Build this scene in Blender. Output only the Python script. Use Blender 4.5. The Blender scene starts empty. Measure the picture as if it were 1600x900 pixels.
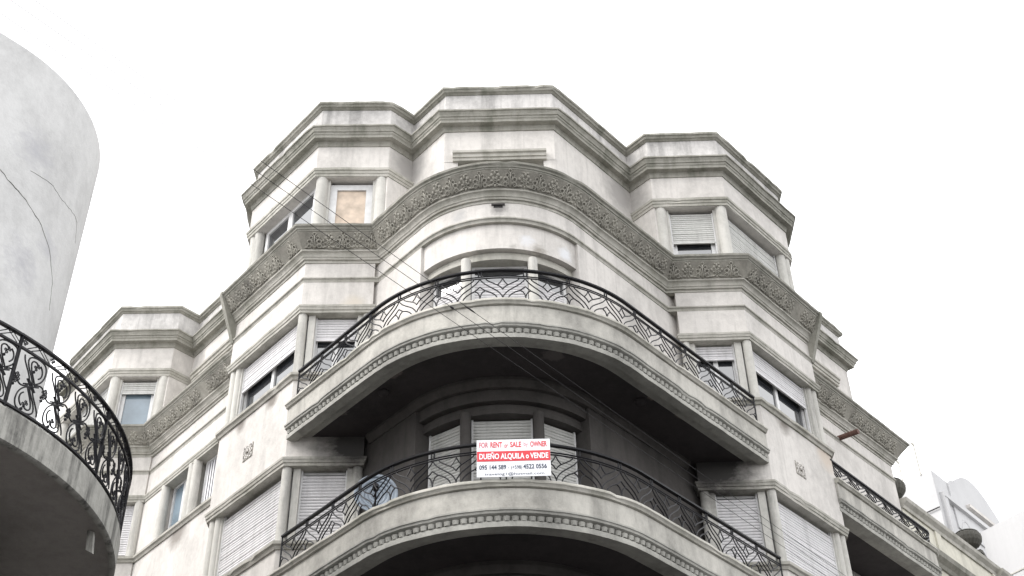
import bpy, bmesh, math, random
from mathutils import Vector, Matrix
random.seed(7)
sc = bpy.context.scene
R = math.radians
EYE = 1.6

# ------------------------------------------------------------------ camera
FPX, PITCH, ROLL = 2000.0, R(38.52), R(-1.42)
_fw = Vector((0, math.cos(PITCH), math.sin(PITCH)))
_r0 = Vector((1, 0, 0)); _u0 = Vector((0, -math.sin(PITCH), math.cos(PITCH)))
_rt = _r0 * math.cos(ROLL) + _u0 * math.sin(ROLL)
_up = -_r0 * math.sin(ROLL) + _u0 * math.cos(ROLL)
cd = bpy.data.cameras.new('camera'); cam = bpy.data.objects.new('camera', cd)
sc.collection.objects.link(cam); sc.camera = cam
cd.sensor_width = 36; cd.lens = FPX / 1600 * 36; cd.clip_start = 0.1; cd.clip_end = 2000
m = Matrix((( _rt.x, _up.x, -_fw.x, 0), (_rt.y, _up.y, -_fw.y, 0), (_rt.z, _up.z, -_fw.z, EYE), (0, 0, 0, 1)))
cam.matrix_world = m

# ------------------------------------------------------------------ sky, sun, exposure (overcast)
SUN = Vector((-0.85, -0.35, 1.0)).normalized()
w = bpy.data.worlds.new('World'); sc.world = w; w.use_nodes = True
nt = w.node_tree; nt.nodes.clear()
o_ = nt.nodes.new('ShaderNodeOutputWorld'); bg = nt.nodes.new('ShaderNodeBackground')
sky = nt.nodes.new('ShaderNodeTexSky'); sky.sky_type = 'NISHITA'; sky.sun_disc = False
sky.sun_elevation = math.asin(SUN.z); sky.sun_rotation = math.atan2(SUN.x, SUN.y)
sky.air_density = 1.0; sky.dust_density = 4.0
hs = nt.nodes.new('ShaderNodeHueSaturation'); hs.inputs['Saturation'].default_value = 0.12
mx = nt.nodes.new('ShaderNodeMixRGB'); mx.inputs[0].default_value = 0.82
mx.inputs[2].default_value = (10.0, 10.0, 10.1, 1)          # even cloud layer
nt.links.new(sky.outputs[0], hs.inputs['Color']); nt.links.new(hs.outputs[0], mx.inputs[1])
nt.links.new(mx.outputs[0], bg.inputs[0]); bg.inputs[1].default_value = 0.115
nt.links.new(bg.outputs[0], o_.inputs[0])
sl = bpy.data.lights.new('sun', 'SUN'); sl.energy = 1.2; sl.angle = R(25); sl.color = (1, .96, .92)
so = bpy.data.objects.new('sun', sl); sc.collection.objects.link(so)
so.rotation_euler = SUN.to_track_quat('Z', 'Y').to_euler(); so.location = (0, 0, 60)
sc.view_settings.view_transform = 'Standard'; sc.view_settings.look = 'None'
sc.view_settings.gamma = 1; sc.view_settings.use_curve_mapping = False
sc.view_settings.exposure = 1.2
sc.render.engine = 'CYCLES'
sc.cycles.max_bounces = 6; sc.cycles.diffuse_bounces = 4

# ------------------------------------------------------------------ materials
MATS = {}
def concrete(name, base, dark=0.5, streak=0.6, blotch=0.5, rough=0.9, bump=0.25, tint=(1, 1, 1), sscale=2.2, patch=None, grain=1.0, mottle=.55, rain=.35):
    mt = bpy.data.materials.new(name); mt.use_nodes = True; MATS[name] = mt
    n = mt.node_tree.nodes; l = mt.node_tree.links
    b = n['Principled BSDF']; b.inputs['Roughness'].default_value = rough
    geo = n.new('ShaderNodeNewGeometry')
    def noise(scale3, sc_, det=5, r_=0.6):
        mp = n.new('ShaderNodeMapping'); mp.inputs['Scale'].default_value = scale3
        l.new(geo.outputs['Position'], mp.inputs['Vector'])
        t = n.new('ShaderNodeTexNoise'); t.inputs['Scale'].default_value = sc_
        t.inputs['Detail'].default_value = det; t.inputs['Roughness'].default_value = r_
        l.new(mp.outputs[0], t.inputs['Vector']); return t.outputs['Fac']
    def ramp(src, a, b_):
        r_ = n.new('ShaderNodeMapRange'); r_.inputs[1].default_value = a; r_.inputs[2].default_value = b_
        r_.clamp = True; l.new(src, r_.inputs[0]); return r_.outputs[0]
    def math_(op, a, b_):
        q = n.new('ShaderNodeMath'); q.operation = op
        for i, v in enumerate((a, b_)):
            if isinstance(v, (int, float)): q.inputs[i].default_value = v
            else: l.new(v, q.inputs[i])
        return q.outputs[0]
    st = ramp(noise((1, 1, .12), sscale, 6, .65), .48, .66)
    bl = ramp(noise((1, 1, .7), .9, 8, .66), .44, .66)
    mo = noise((1, 1, .8), 8.5, 6, .72)
    ra = ramp(noise((1, 1, .05), 11, 4, .6), .50, .72)
    fi = noise((1, 1, 1), 38, 3, .7)
    f = math_('MULTIPLY', st, streak)
    f = math_('MAXIMUM', f, math_('MULTIPLY', bl, blotch))
    f = math_('MAXIMUM', f, math_('MULTIPLY', ra, rain))
    f = math_('ADD', f, math_('MULTIPLY', math_('SUBTRACT', mo, .48), 2.0 * mottle))
    f = math_('ADD', f, math_('MULTIPLY', math_('SUBTRACT', fi, .5), .35 * grain))
    cl = n.new('ShaderNodeClamp'); l.new(f, cl.inputs[0])
    mix = n.new('ShaderNodeMixRGB'); l.new(cl.outputs[0], mix.inputs[0])
    mix.inputs[1].default_value = (*base, 1)
    mix.inputs[2].default_value = tuple(base[i] * dark * tint[i] for i in range(3)) + (1,)
    col = mix.outputs[0]
    if patch:                                # damaged plaster, stain and dark patches near given points
        for (c, rad, pc, *soft) in patch:
            amp, e1 = {1: (.7, .35), 2: (2.4, -.2), 3: (1.9, .3)}[soft[0]] if soft else (2.2, .72)
            vm = n.new('ShaderNodeVectorMath'); vm.operation = 'DISTANCE'
            l.new(geo.outputs['Position'], vm.inputs[0]); vm.inputs[1].default_value = c
            d = math_('ADD', math_('DIVIDE', vm.outputs['Value'], rad), math_('MULTIPLY', math_('SUBTRACT', noise((1, 1, 1.6), 5, 6, .7), .5), amp))
            k = ramp(d, .95, e1)
            m2 = n.new('ShaderNodeMixRGB'); l.new(k, m2.inputs[0]); l.new(col, m2.inputs[1])
            m2.inputs[2].default_value = (*pc, 1); col = m2.outputs[0]
    l.new(col, b.inputs['Base Color'])
    bp = n.new('ShaderNodeBump'); bp.inputs['Strength'].default_value = bump; bp.inputs['Distance'].default_value = .02
    l.new(math_('ADD', math_('MULTIPLY', fi, .4), noise((1, 1, 1), 7, 6, .6)), bp.inputs['Height'])
    l.new(bp.outputs[0], b.inputs['Normal'])
    return mt
def plain(name, col, rough=.5, metal=0, spec=.5, ior=1.45, var=0.0, vscale=6):
    mt = bpy.data.materials.new(name); mt.use_nodes = True; MATS[name] = mt
    n = mt.node_tree.nodes; l = mt.node_tree.links; b = n['Principled BSDF']
    b.inputs['Base Color'].default_value = (*col, 1); b.inputs['Roughness'].default_value = rough
    b.inputs['Metallic'].default_value = metal; b.inputs['Specular IOR Level'].default_value = spec; b.inputs['IOR'].default_value = ior
    if var:
        geo = n.new('ShaderNodeNewGeometry'); t = n.new('ShaderNodeTexNoise'); t.inputs['Scale'].default_value = vscale
        t.inputs['Detail'].default_value = 5; l.new(geo.outputs['Position'], t.inputs['Vector'])
        r_ = n.new('ShaderNodeMapRange'); r_.inputs[1].default_value = .35; r_.inputs[2].default_value = .7; l.new(t.outputs['Fac'], r_.inputs[0])
        mix = n.new('ShaderNodeMixRGB'); mix.inputs[1].default_value = (*col, 1)
        mix.inputs[2].default_value = tuple(c * (1 - var) for c in col) + (1,)
        l.new(r_.outputs[0], mix.inputs[0]); l.new(mix.outputs[0], b.inputs['Base Color'])
    return mt

PATCH_DARK = (.055, .052, .05)
PATCH = [((3.45, 19.62, 11.45 + EYE), 1.0, PATCH_DARK, 1), ((-2.72, 18.42, 11.45 + EYE), .85, PATCH_DARK, 1)]  # soft dark patches on the bay fronts just below the upper balcony
STAIN = [((5.95, 21.25, 12.62 + EYE), .45, (.50, .44, .38), 1), ((5.0, 20.1, 12.66 + EYE), .3, (.22, .2, .18), 1), ((-4.3, 18.9, 12.66 + EYE), .26, (.22, .2, .18), 1), ((-5.0, 19.7, 12.64 + EYE), .22, (.24, .22, .2), 1),
         ((-7.0, 23.75, 12.66 + EYE), .5, (.25, .23, .21), 1), ((2.2, 18.7, 14.1 + EYE), .6, (.40, .385, .365), 1), ((-2.9, 18.4, 14.38 + EYE), .3, (.52, .48, .42), 1), ((2.3, 19.7, 18.1 + EYE), .7, (.34, .325, .31), 1),
         ((-2.1, 18.8, 18.1 + EYE), .55, (.36, .345, .33), 1), ((1.9, 19.25, 17.1 + EYE), .35, (.4, .37, .33), 1)]
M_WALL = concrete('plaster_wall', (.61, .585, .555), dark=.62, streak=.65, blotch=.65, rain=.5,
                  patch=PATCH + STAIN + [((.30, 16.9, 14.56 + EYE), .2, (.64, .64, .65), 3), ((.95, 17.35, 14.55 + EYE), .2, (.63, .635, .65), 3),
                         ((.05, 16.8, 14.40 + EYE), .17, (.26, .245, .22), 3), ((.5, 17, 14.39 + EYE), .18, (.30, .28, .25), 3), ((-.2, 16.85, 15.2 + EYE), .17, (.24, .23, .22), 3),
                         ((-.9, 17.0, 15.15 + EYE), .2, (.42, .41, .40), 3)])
M_TOP = concrete('weathered_parapet_plaster', (.58, .565, .55), dark=.42, streak=.75, blotch=.7)
M_MOULD = concrete('weathered_moulding_concrete', (.46, .445, .405), dark=.5, streak=.7, blotch=.8, tint=(1, 1.02, .95), bump=.4, patch=PATCH[:2])
M_CORN = concrete('sooty_cornice_concrete', (.33, .32, .285), dark=.45, streak=.8, blotch=.8, tint=(1, 1.04, .95), bump=.5)
M_FRIEZE = concrete('frieze_cast_stone', (.34, .325, .285), dark=.42, streak=.6, blotch=.95, bump=.6)
M_ORN = concrete('frieze_ornament_stone', (.38, .365, .32), dark=.5, streak=.4, blotch=.8, bump=.3)
M_FASCIA = concrete('balcony_fascia_plaster', (.49, .475, .435), dark=.48, streak=.75, blotch=.85)
M_LOWM = concrete('balcony_lower_moulding_concrete', (.38, .375, .345), dark=.5, streak=.6, blotch=.8, bump=.4)
M_SOFFIT = concrete('stained_soffit_painted_shade', (.042, .036, .037), dark=.45, streak=.3, blotch=.8, patch=[((2.3, 17.45, 11.55 + EYE), .16, (.15, .125, .11)), ((2.75, 18.0, 11.55 + EYE), .14, (.13, .11, .10)), ((-1.9, 16.6, 11.55 + EYE), .15, (.12, .10, .095)), ((-2.9, 17.6, 11.55 + EYE), .2, (.10, .09, .085)), ((.6, 16.2, 11.55 + EYE), .2, (.09, .08, .078))])  # black staining, with the street canyon's shade also put into the colour
M_UNDER = concrete('grimy_plaster_painted_shade', (.072, .066, .062), dark=.5, streak=.7, blotch=.85)  # grime plus the balcony's shade, both painted into the base colour
M_COL = concrete('column_plaster', (.53, .52, .485), dark=.55, streak=.8, blotch=.5, sscale=4, patch=PATCH[:2])
M_WHITE = concrete('white_lime_wall', (.49, .49, .495), dark=.85, streak=.3, blotch=.6, bump=.1, mottle=.3)
M_CRACK = concrete('neighbour_white_wall', (.60, .60, .595), dark=.68, streak=.2, blotch=.6, bump=.3, mottle=.5, rain=.15, patch=[((-6.12, 11.79, 11.85 + EYE), 0.42, (.42, .42, .44), 2), ((-6.01, 12.05, 10.15 + EYE), 0.42, (.42, .42, .44), 2), ((-5.93, 12.41, 10.75 + EYE), 0.3, (.45, .45, .47), 2)])
M_SLAB = concrete('neighbour_slab_concrete', (.34, .335, .31), dark=.25, streak=.95, blotch=.4, sscale=5)
M_NUND = concrete('neighbour_render_painted_shade', (.30, .28, .265), dark=.6, streak=.4, blotch=.6)  # shade below the slab painted in as a darker wall colour
M_TOWN = concrete('townhouse_cream_plaster', (.60, .58, .50), dark=.6, streak=.7, blotch=.6)
M_URN = concrete('lichen_stone', (.10, .097, .085), dark=.5, streak=.5, blotch=.8, bump=.6)
M_GROUND = concrete('asphalt', (.05, .05, .05), dark=.7, streak=.2, blotch=.5)
M_PAVE = concrete('pavement_slabs', (.11, .105, .10), dark=.7, streak=.2, blotch=.6)
M_SHUT = concrete('roller_shutter_slats', (.66, .65, .66), dark=.62, streak=.5, blotch=.3, rough=.6, bump=.05, mottle=.3, sscale=5)
M_SHUT2 = concrete('old_grey_shutter_slats', (.54, .54, .52), dark=.6, streak=.55, blotch=.4, rough=.6, bump=.05, mottle=.35, sscale=5)
M_FRAME = plain('white_window_frame', (.66, .66, .66), .45, var=.2)
M_GLASS = plain('window_glass', (.02, .023, .028), .03, spec=.5, ior=2.7)
M_BLUEG = plain('hazy_blue_glass', (.20, .26, .31), .12, spec=.8, ior=1.6, var=.3, vscale=2)
M_PAPER = plain('brown_paper_pane', (.62, .51, .41), .6, var=.35, vscale=5)
M_DARK = plain('dark_interior', (.02, .019, .019), .9)
M_IRON = plain('black_painted_iron', (.008, .008, .011), .42, spec=.3, var=.3, vscale=9)
M_RUST = plain('rusty_pipe', (.14, .075, .06), .8, var=.4, vscale=14)
M_DISH = plain('grey_dish_metal', (.25, .29, .34), .45, var=.12)
M_CABLE = plain('black_cable', (.03, .028, .03), .7)
M_SWHITE = plain('sign_white_vinyl', (.80, .81, .84), .35)
M_SRED = plain('sign_red_vinyl', (.62, .035, .05), .35, var=.12, vscale=4)
M_SREDF = plain('sign_faded_red_ink', (.66, .16, .2), .4, var=.35, vscale=9)
M_SNAVY = plain('sign_dark_blue_ink', (.03, .045, .08), .4)
M_BLIND = plain('white_blind', (.68, .68, .70), .6)

# ------------------------------------------------------------------ helpers
COL = sc.collection
def link(o, parent=None, label=None, cat=None, group=None, kind=None):
    COL.objects.link(o)
    if parent is not None:
        o.parent = parent
    if label: o['label'] = label
    if cat: o['category'] = cat
    if group: o['group'] = group
    if kind: o['kind'] = kind
    return o
def worldloc(o):
    v = Vector((0, 0, 0))
    while o is not None:
        v += o.location; o = o.parent
    return v
def thing(name, loc, label, cat, group=None):
    o = bpy.data.objects.new(name, None); o.empty_display_size = .3; o.location = loc
    return link(o, None, label, cat, group)
class MB:
    def __init__(s): s.v = []; s.f = []
    def quad(s, *p):
        i = len(s.v); s.v += [tuple(q) for q in p]; s.f.append(tuple(range(i, i + len(p))))
    def box(s, o, ex, ey, ez):      # origin corner and three edge vectors
        o = Vector(o); ex = Vector(ex); ey = Vector(ey); ez = Vector(ez); i = len(s.v)
        for a in (0, 1):
            for b in (0, 1):
                for c in (0, 1): s.v.append(tuple(o + ex * a + ey * b + ez * c))
        for q in ((0, 1, 3, 2), (4, 6, 7, 5), (0, 4, 5, 1), (2, 3, 7, 6), (0, 2, 6, 4), (1, 5, 7, 3)):
            s.f.append(tuple(i + k for k in q))
    def tube(s, pts, r, n=6, cap=True, closed=False):
        pts = [Vector(p) for p in pts]; N = len(pts); base = len(s.v); prev = None
        for k, p in enumerate(pts):
            if closed: t = pts[(k + 1) % N] - pts[k - 1]
            else: t = pts[min(k + 1, N - 1)] - pts[max(k - 1, 0)]
            t.normalize()
            if prev is None:
                a = Vector((0, 0, 1)) if abs(t.z) < .9 else Vector((1, 0, 0))
                u = t.cross(a).normalized()
            else:
                u = (prev - t * prev.dot(t)).normalized()
            prev = u; vv = t.cross(u); rr = r[k] if isinstance(r, (list, tuple)) else r
            for j in range(n):
                an = 2 * math.pi * j / n
                s.v.append(tuple(p + (u * math.cos(an) + vv * math.sin(an)) * rr))
        for k in range(N if closed else N - 1):
            k2 = (k + 1) % N
            for j in range(n):
                s.f.append((base + k * n + j, base + k * n + (j + 1) % n, base + k2 * n + (j + 1) % n, base + k2 * n + j))
        if cap and not closed:
            s.f.append(tuple(base + j for j in range(n))[::-1]); s.f.append(tuple(base + (N - 1) * n + j for j in range(n)))
    def lathe(s, c, prof, n=24, axis=None):
        c = Vector(c); base = len(s.v)
        for (r, z) in prof:
            for j in range(n):
                a = 2 * math.pi * j / n; s.v.append((c.x + r * math.cos(a), c.y + r * math.sin(a), c.z + z))
        for k in range(len(prof) - 1):
            for j in range(n):
                s.f.append((base + k * n + j, base + k * n + (j + 1) % n, base + (k + 1) * n + (j + 1) % n, base + (k + 1) * n + j))
        s.f.append(tuple(base + j for j in range(n))[::-1]); s.f.append(tuple(base + (len(prof) - 1) * n + j for j in range(n)))
    def mesh(s, name, mat, smooth=False):
        me = bpy.data.meshes.new(name); me.from_pydata(s.v, [], s.f)
        bm = bmesh.new(); bm.from_mesh(me); bmesh.ops.recalc_face_normals(bm, faces=bm.faces); bm.to_mesh(me); bm.free()
        if smooth:
            for p in me.polygons: p.use_smooth = True
        me.materials.append(mat); return me
    def build(s, name, mat, parent=None, smooth=False, **kw):
        o = bpy.data.objects.new(name, s.mesh(name, mat, smooth))
        if parent is not None: o.location = -worldloc(parent)
        link(o, parent, **kw)
        if smooth == 'auto': autosmooth(o)
        return o
def autosmooth(o, ang=35):
    me = o.data
    bm = bmesh.new(); bm.from_mesh(me)
    for e in bm.edges:
        if len(e.link_faces) == 2 and e.calc_face_angle(0) > R(ang): e.smooth = False
    bm.to_mesh(me); bm.free()

def v2(p): return Vector((p[0], p[1]))
def mitres(path, closed=False):
    P = [v2(p) for p in path]; N = len(P); out = []
    def nrm(a, b):
        d = (b - a).normalized(); return Vector((d.y, -d.x))     # outward = right of travel
    for i in range(N):
        n1 = nrm(P[i - 1], P[i]) if (i > 0 or closed) else None
        n2 = nrm(P[i], P[(i + 1) % N]) if (i < N - 1 or closed) else None
        if n1 is None: mm = n2
        elif n2 is None: mm = n1
        else:
            dd = 1 + n1.dot(n2); mm = (n1 + n2) / max(dd, .25)
        out.append(mm)
    return out
def offset(path, p):
    return [tuple(v2(a) + mm * p) for a, mm in zip(path, mitres(path))]
def subdiv(path, step):
    out = [tuple(path[0])]
    for a, b in zip(path, path[1:]):
        a = v2(a); b = v2(b); n_ = max(1, int((b - a).length / step))
        for k in range(1, n_ + 1): out.append(tuple(a + (b - a) * k / n_))
    return out
JR = random.Random(3)
def sweep(mb, path, prof, caps=True, closed_prof=True, dz=EYE, jit=0.0, chips=0.0):
    """moulding of the given profile along the path; jit = unevenness in metres, chips = share of broken places"""
    if jit: path = subdiv(path, .16)
    ms = mitres(path); base = len(mb.v); k = len(prof); pm_ = max(p for p, z in prof)
    wp = wz = 0.0
    for a, mm in zip(path, ms):
        wp = wp * .7 + JR.uniform(-jit, jit) * .7; wz = wz * .7 + JR.uniform(-jit, jit) * .5
        chip = JR.uniform(.012, .03) if chips and JR.random() < chips else 0
        for (p, z) in prof:
            f_ = 1 if p > 0.004 or (pm_ <= .001 and p > -.2) else 0
            pp = p + f_ * (wp + JR.uniform(-jit, jit) * .35)
            if chip and p > pm_ - .03: pp -= chip
            q = v2(a) + mm * pp; mb.v.append((q.x, q.y, z + f_ * wz + dz))
    for i in range(len(path) - 1):
        for j in range(k if closed_prof else k - 1):
            j2 = (j + 1) % k
            mb.f.append((base + i * k + j, base + i * k + j2, base + (i + 1) * k + j2, base + (i + 1) * k + j))
    if caps and closed_prof:
        mb.f.append(tuple(base + j for j in range(k))); mb.f.append(tuple(base + (len(path) - 1) * k + j for j in range(k))[::-1])
def strip(path, z0, z1, p=0.0, t=.3):
    mb = MB(); sweep(mb, path, [(p, z0), (p, z1), (p - t, z1), (p - t, z0)]); return mb
def polyslab(pts, z0, z1):
    mb = MB(); n = len(pts)
    mb.v = [(p[0], p[1], z0 + EYE) for p in pts] + [(p[0], p[1], z1 + EYE) for p in pts]
    mb.f = [tuple(range(n))[::-1], tuple(range(n, 2 * n))] + [(i, (i + 1) % n, n + (i + 1) % n, n + i) for i in range(n)]
    return mb
def fillet(q, d1, l1, d2, l2, r, n=28):
    """line from q+d1*l1 towards q, rounded with radius r, out to q+d2*l2"""
    q = v2(q); d1 = v2(d1).normalized(); d2 = v2(d2).normalized()
    half = math.acos(max(-1, min(1, d1.dot(d2)))) / 2; tl = r / math.tan(half)
    c = q + (d1 + d2).normalized() * (r / math.sin(half))
    a = q + d1 * tl; b = q + d2 * tl
    a0 = math.atan2(a.y - c.y, a.x - c.x); a1 = math.atan2(b.y - c.y, b.x - c.x)
    da = (a1 - a0 + math.pi) % (2 * math.pi) - math.pi
    arc = [(c.x + r * math.cos(a0 + da * k / n), c.y + r * math.sin(a0 + da * k / n)) for k in range(n + 1)]
    return tuple(q + d1 * l1), arc, tuple(q + d2 * l2), c
def resample(path, step):
    P = [v2(p) for p in path]; out = []
    L = [0]
    for a, b in zip(P, P[1:]): L.append(L[-1] + (b - a).length)
    return P, L
class Along:
    def __init__(s, path): s.P, s.L = resample(path, 0); s.len = s.L[-1]
    def at(s, t):
        t = max(0, min(s.len, t)); i = 0
        while i < len(s.L) - 2 and s.L[i + 1] < t: i += 1
        a, b = s.P[i], s.P[i + 1]; d = (b - a); ln = d.length or 1
        q = a + d * ((t - s.L[i]) / ln); d = d / ln
        return q, d, Vector((d.y, -d.x))

# ------------------------------------------------------------------ plan of the corner building (metres, camera at 0,0)
NL = Vector((-.752, -.659)); NR = Vector((.752, -.659))
S20, S21, S22 = (-11.6, 27.32), (-9.70, 25.12), (-8.33, 25.16)
RL = (-5.52, 22.0); L0 = (-5.50, 20.28); L1 = (-3.85, 18.40); L2 = (-2.55, 18.44)
Q = (-.198, 15.87); DL = (-.66, .752); DR = (.65, .76); BOWR = 1.85
K1, BOW, KR, BC = fillet(Q, DL, 3.564, DR, 5.166, BOWR)
ML = (-2.454, 18.44); MR = (2.98, 19.57)
R2 = (3.16, 19.57); R1 = (4.445, 19.56); R0 = (6.06, 21.43); RR = (6.08, 23.28); E0 = (8.85, 26.42)
EB = (E0[0] - .752 * 5, E0[1] + .659 * 5)
L0r = (L0[0], L0[1] + .8); R0r = (R0[0], R0[1] + .8)
# top floor
T21, T22, T23 = (-9.68, 25.13), (-8.26, 25.16), (-7.87, 25.61)
TRL = (-5.52, 22.9); TL1 = (-3.84, 18.42); TL2 = (-2.41, 18.46); TL3 = (-1.97, 18.90)
C1 = (-1.27, 18.10); C2 = (.91, 18.10); C3 = (2.55, 20.01); TR2 = (2.95, 19.58); TR1 = (4.445, 19.57)
TRR = (6.10, 24.24); TE = (8.45, 26.90); TEB = (TE[0] - .752 * 5, TE[1] + .659 * 5)

# ------------------------------------------------------------------ ground
g = MB(); g.quad((-300, -300, 0), (300, -300, 0), (300, 300, 0), (-300, 300, 0))
g.build('ground', M_GROUND, kind='structure')
pv = MB()
pv_path = offset([S20, L1, (v2(Q) + v2(DL) * .8), (v2(Q) + v2(DR) * .8), R1, (14.5, 31.2)], 1.5)
pts = pv_path + [(14, 40), (-12, 40)]
n = len(pts); pv.v = [(p[0], p[1], -.02) for p in pts] + [(p[0], p[1], .13) for p in pts]
pv.f = [tuple(range(n))[::-1], tuple(range(n, 2 * n))] + [(i, (i + 1) % n, n + (i + 1) % n, n + i) for i in range(n)]
pv.build('pavement', M_PAVE, kind='structure')

# ------------------------------------------------------------------ corner apartment building
B = thing('corner_apartment_building', (0, 21, 0), 'weathered grey corner apartment building with curved balconies and stepped bays', 'building')

PB_L = [L0r, L0, L1, L2, K1]                     # left bay, lower storeys
PB_R = [KR, R2, R1, R0, R0r]
LOW_L = [S20, S21, S22, (-8.33, 25.22), RL, L0]
# --- walls
def wall(path, z0, z1, p=0, t=.3, mat=None, smooth=False, name='wall'):
    return strip(path, z0, z1, p, t).build(name, mat or M_WALL, B, smooth=smooth)
for pb in (PB_L, PB_R):
    wall(pb, -1.48, 9.53); wall(pb, 11.0, 12.78); wall(pb, 14.2, 15.93)
Kb = (K1[0] + DL[0] * .4, K1[1] + DL[1] * .4); KRb = (KR[0] + DR[0] * .4, KR[1] + DR[1] * .4)
for pth in ([Kb, BOW[0]], [BOW[-1], KRb]):
    wall(pth, -1.48, 11.55, t=.5, mat=M_UNDER); wall(pth, 11.55, 15.93, t=.5)  # below the soffit the wall colour carries painted shade
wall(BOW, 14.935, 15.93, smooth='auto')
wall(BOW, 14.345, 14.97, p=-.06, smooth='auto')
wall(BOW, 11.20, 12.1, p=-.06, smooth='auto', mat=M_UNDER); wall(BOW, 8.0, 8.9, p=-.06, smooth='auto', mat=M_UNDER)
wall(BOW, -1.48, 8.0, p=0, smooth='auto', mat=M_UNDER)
RECL = [(-8.33, 25.22), RL]
wall(RECL, -1.48, 12.80); wall(RECL, 14.2, 15.93)
wall([RR, E0, EB], -1.48, 15.93)
wall([S20, S21, S22, (-8.20, 25.5)], -1.48, 12.8); wall([S20, S21, S22, (-8.20, 25.5)], 14.2, 15.93)
# returns of the bays to the recessed street walls
wall([RL, L0r, ], -1.48, 15.93, t=.3); wall([R0r, RR], -1.48, 15.93, t=.3)
# top floor walls
TPATH = [(-11.6, 27.35), T21, T22, T23, TRL, L0, TL1, TL2, TL3, C1, C2, C3, TR2, TR1, R0, TRR, TE, TEB]
strip(TPATH, 17.59, 18.86).build('upper_wall', M_WALL, B)
strip(TPATH, 18.80, 19.52, p=-.015, t=.2).build('parapet', M_TOP, B)
wall([TL2, TL3, C1, (-1.0, 18.10)], 15.9, 17.6); wall([(.68, 18.10), C2, C3, TR2], 15.9, 17.6)
wall([T22, T23, TRL, L0r], 15.9, 17.6); wall([R0r, TRR, TE, TEB], 15.9, 17.6)
# terrace, roof and the dark rooms behind the windows
mbx = polyslab([S20, S21, S22, RL, L0, L1, L2, K1] + BOW + [KR, R2, R1, R0, RR, E0, EB, (0, 38)], 15.80, 15.9); mbx.build('terrace_slab', M_CORN, B)
polyslab(offset(TPATH, -.22) + [(0, 38)], 18.9, 19.0).build('roof_slab', M_CORN, B)
core = offset([(-11.0, 27.6), (-9.5, 25.8), (-7.8, 26.4), (-5.1, 23.3), (-5.05, 20.8), (-3.62, 19.25), (-2.1, 19.3), (-.75, 18.2), (.45, 18.2), (2.3, 20.3), (4.2, 20.4), (5.4, 21.8), (5.6, 24.6), (7.9, 27.1), (4.5, 30)], 0) + [(0, 36)]
polyslab(core, -1.5, 18.7).build('interior_core', M_DARK, B)

# --- cornices and mouldings
CAP = [(-.25, 19.5), (.0, 19.5), (.03, 19.53), (.055, 19.54), (.07, 19.58), (.10, 19.60), (.10, 19.655), (-.25, 19.67)]
CORN = [(-.1, 18.42), (.02, 18.42), (.03, 18.49), (.05, 18.53), (.155, 18.545), (.16, 18.60), (.18, 18.625), (.185, 18.66), (.205, 18.67), (.215, 18.71),
        (.24, 18.765), (.265, 18.775), (.265, 18.81), (.0, 18.86), (-.1, 18.86)]
TLINT = [(-.2, 17.60), (.015, 17.60), (.02, 17.66), (.035, 17.67), (.04, 17.72), (.06, 17.735), (.065, 17.79), (-.2, 17.80)]
mb = MB(); sweep(mb, TPATH, CAP, jit=.006, chips=0.1); mb.build('parapet_cap', M_CORN, B)
mb = MB(); sweep(mb, TPATH, CORN, jit=.006, chips=0.1); mb.build('roof_cornice', M_CORN, B)
for pth in ([(-11.6, 27.35), T21, T22, T23], [TRL, L0, TL1, TL2, TL3], [C3, TR2, TR1, R0, TRR]):
    mb = MB(); sweep(mb, pth, TLINT, jit=.006, chips=0.04); mb.build('lintel_moulding', M_MOULD, B)
def lintel_piece(a, b, zb=17.58, zt=17.79):
    mb = MB(); sweep(mb, [a, b], [(-.1, zb), (.06, zb), (.065, zb + .06), (.09, zb + .07), (.095, zt - .07), (.13, zt - .05), (.135, zt), (-.1, zt + .01)])
    mb.build('window_hood', M_MOULD, B)
lintel_piece((-1.10, 18.10), (.74, 18.10))
def onrec(a, b, t): a, b = v2(a), v2(b); return tuple(a + (b - a) * t)
lintel_piece(onrec(T23, TRL, .05), onrec(T23, TRL, .62)); lintel_piece(onrec(TRR, TE, .1), onrec(TRR, TE, .79))

FPATHS = ([L0, L1, ML] + BOW + [MR, R1, R0], [(-11.6, 27.32), S21, S22, RL], [RR, E0, EB])
CROWN = [(-.1, 15.86), (.335, 15.86), (.345, 15.885), (.36, 15.89), (.37, 15.92), (.405, 15.94), (.415, 15.98), (-.1, 16.0)]
FIELD = [(-.1, 15.575), (.145, 15.575), (.17, 15.62), (.22, 15.70), (.285, 15.79), (.335, 15.855), (-.1, 15.855)]
BASEM = [(-.1, 15.35), (.012, 15.35), (.018, 15.40), (.05, 15.405), (.06, 15.44), (.075, 15.45), (.085, 15.49), (.115, 15.53), (.14, 15.54), (.145, 15.572), (-.1, 15.572)]
FRS = []
for fp in FPATHS:
    mb = MB(); sweep(mb, fp, CROWN, jit=.006, chips=0.04); mb.build('frieze_crown', M_CORN, B, smooth='auto')
    mb = MB(); sweep(mb, fp, BASEM, jit=.006, chips=0.04); mb.build('frieze_base_moulding', M_MOULD, B, smooth='auto')
    mb = MB(); sweep(mb, fp, FIELD); FRS.append(mb.build('frieze', M_FRIEZE, B, smooth='auto'))
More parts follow.
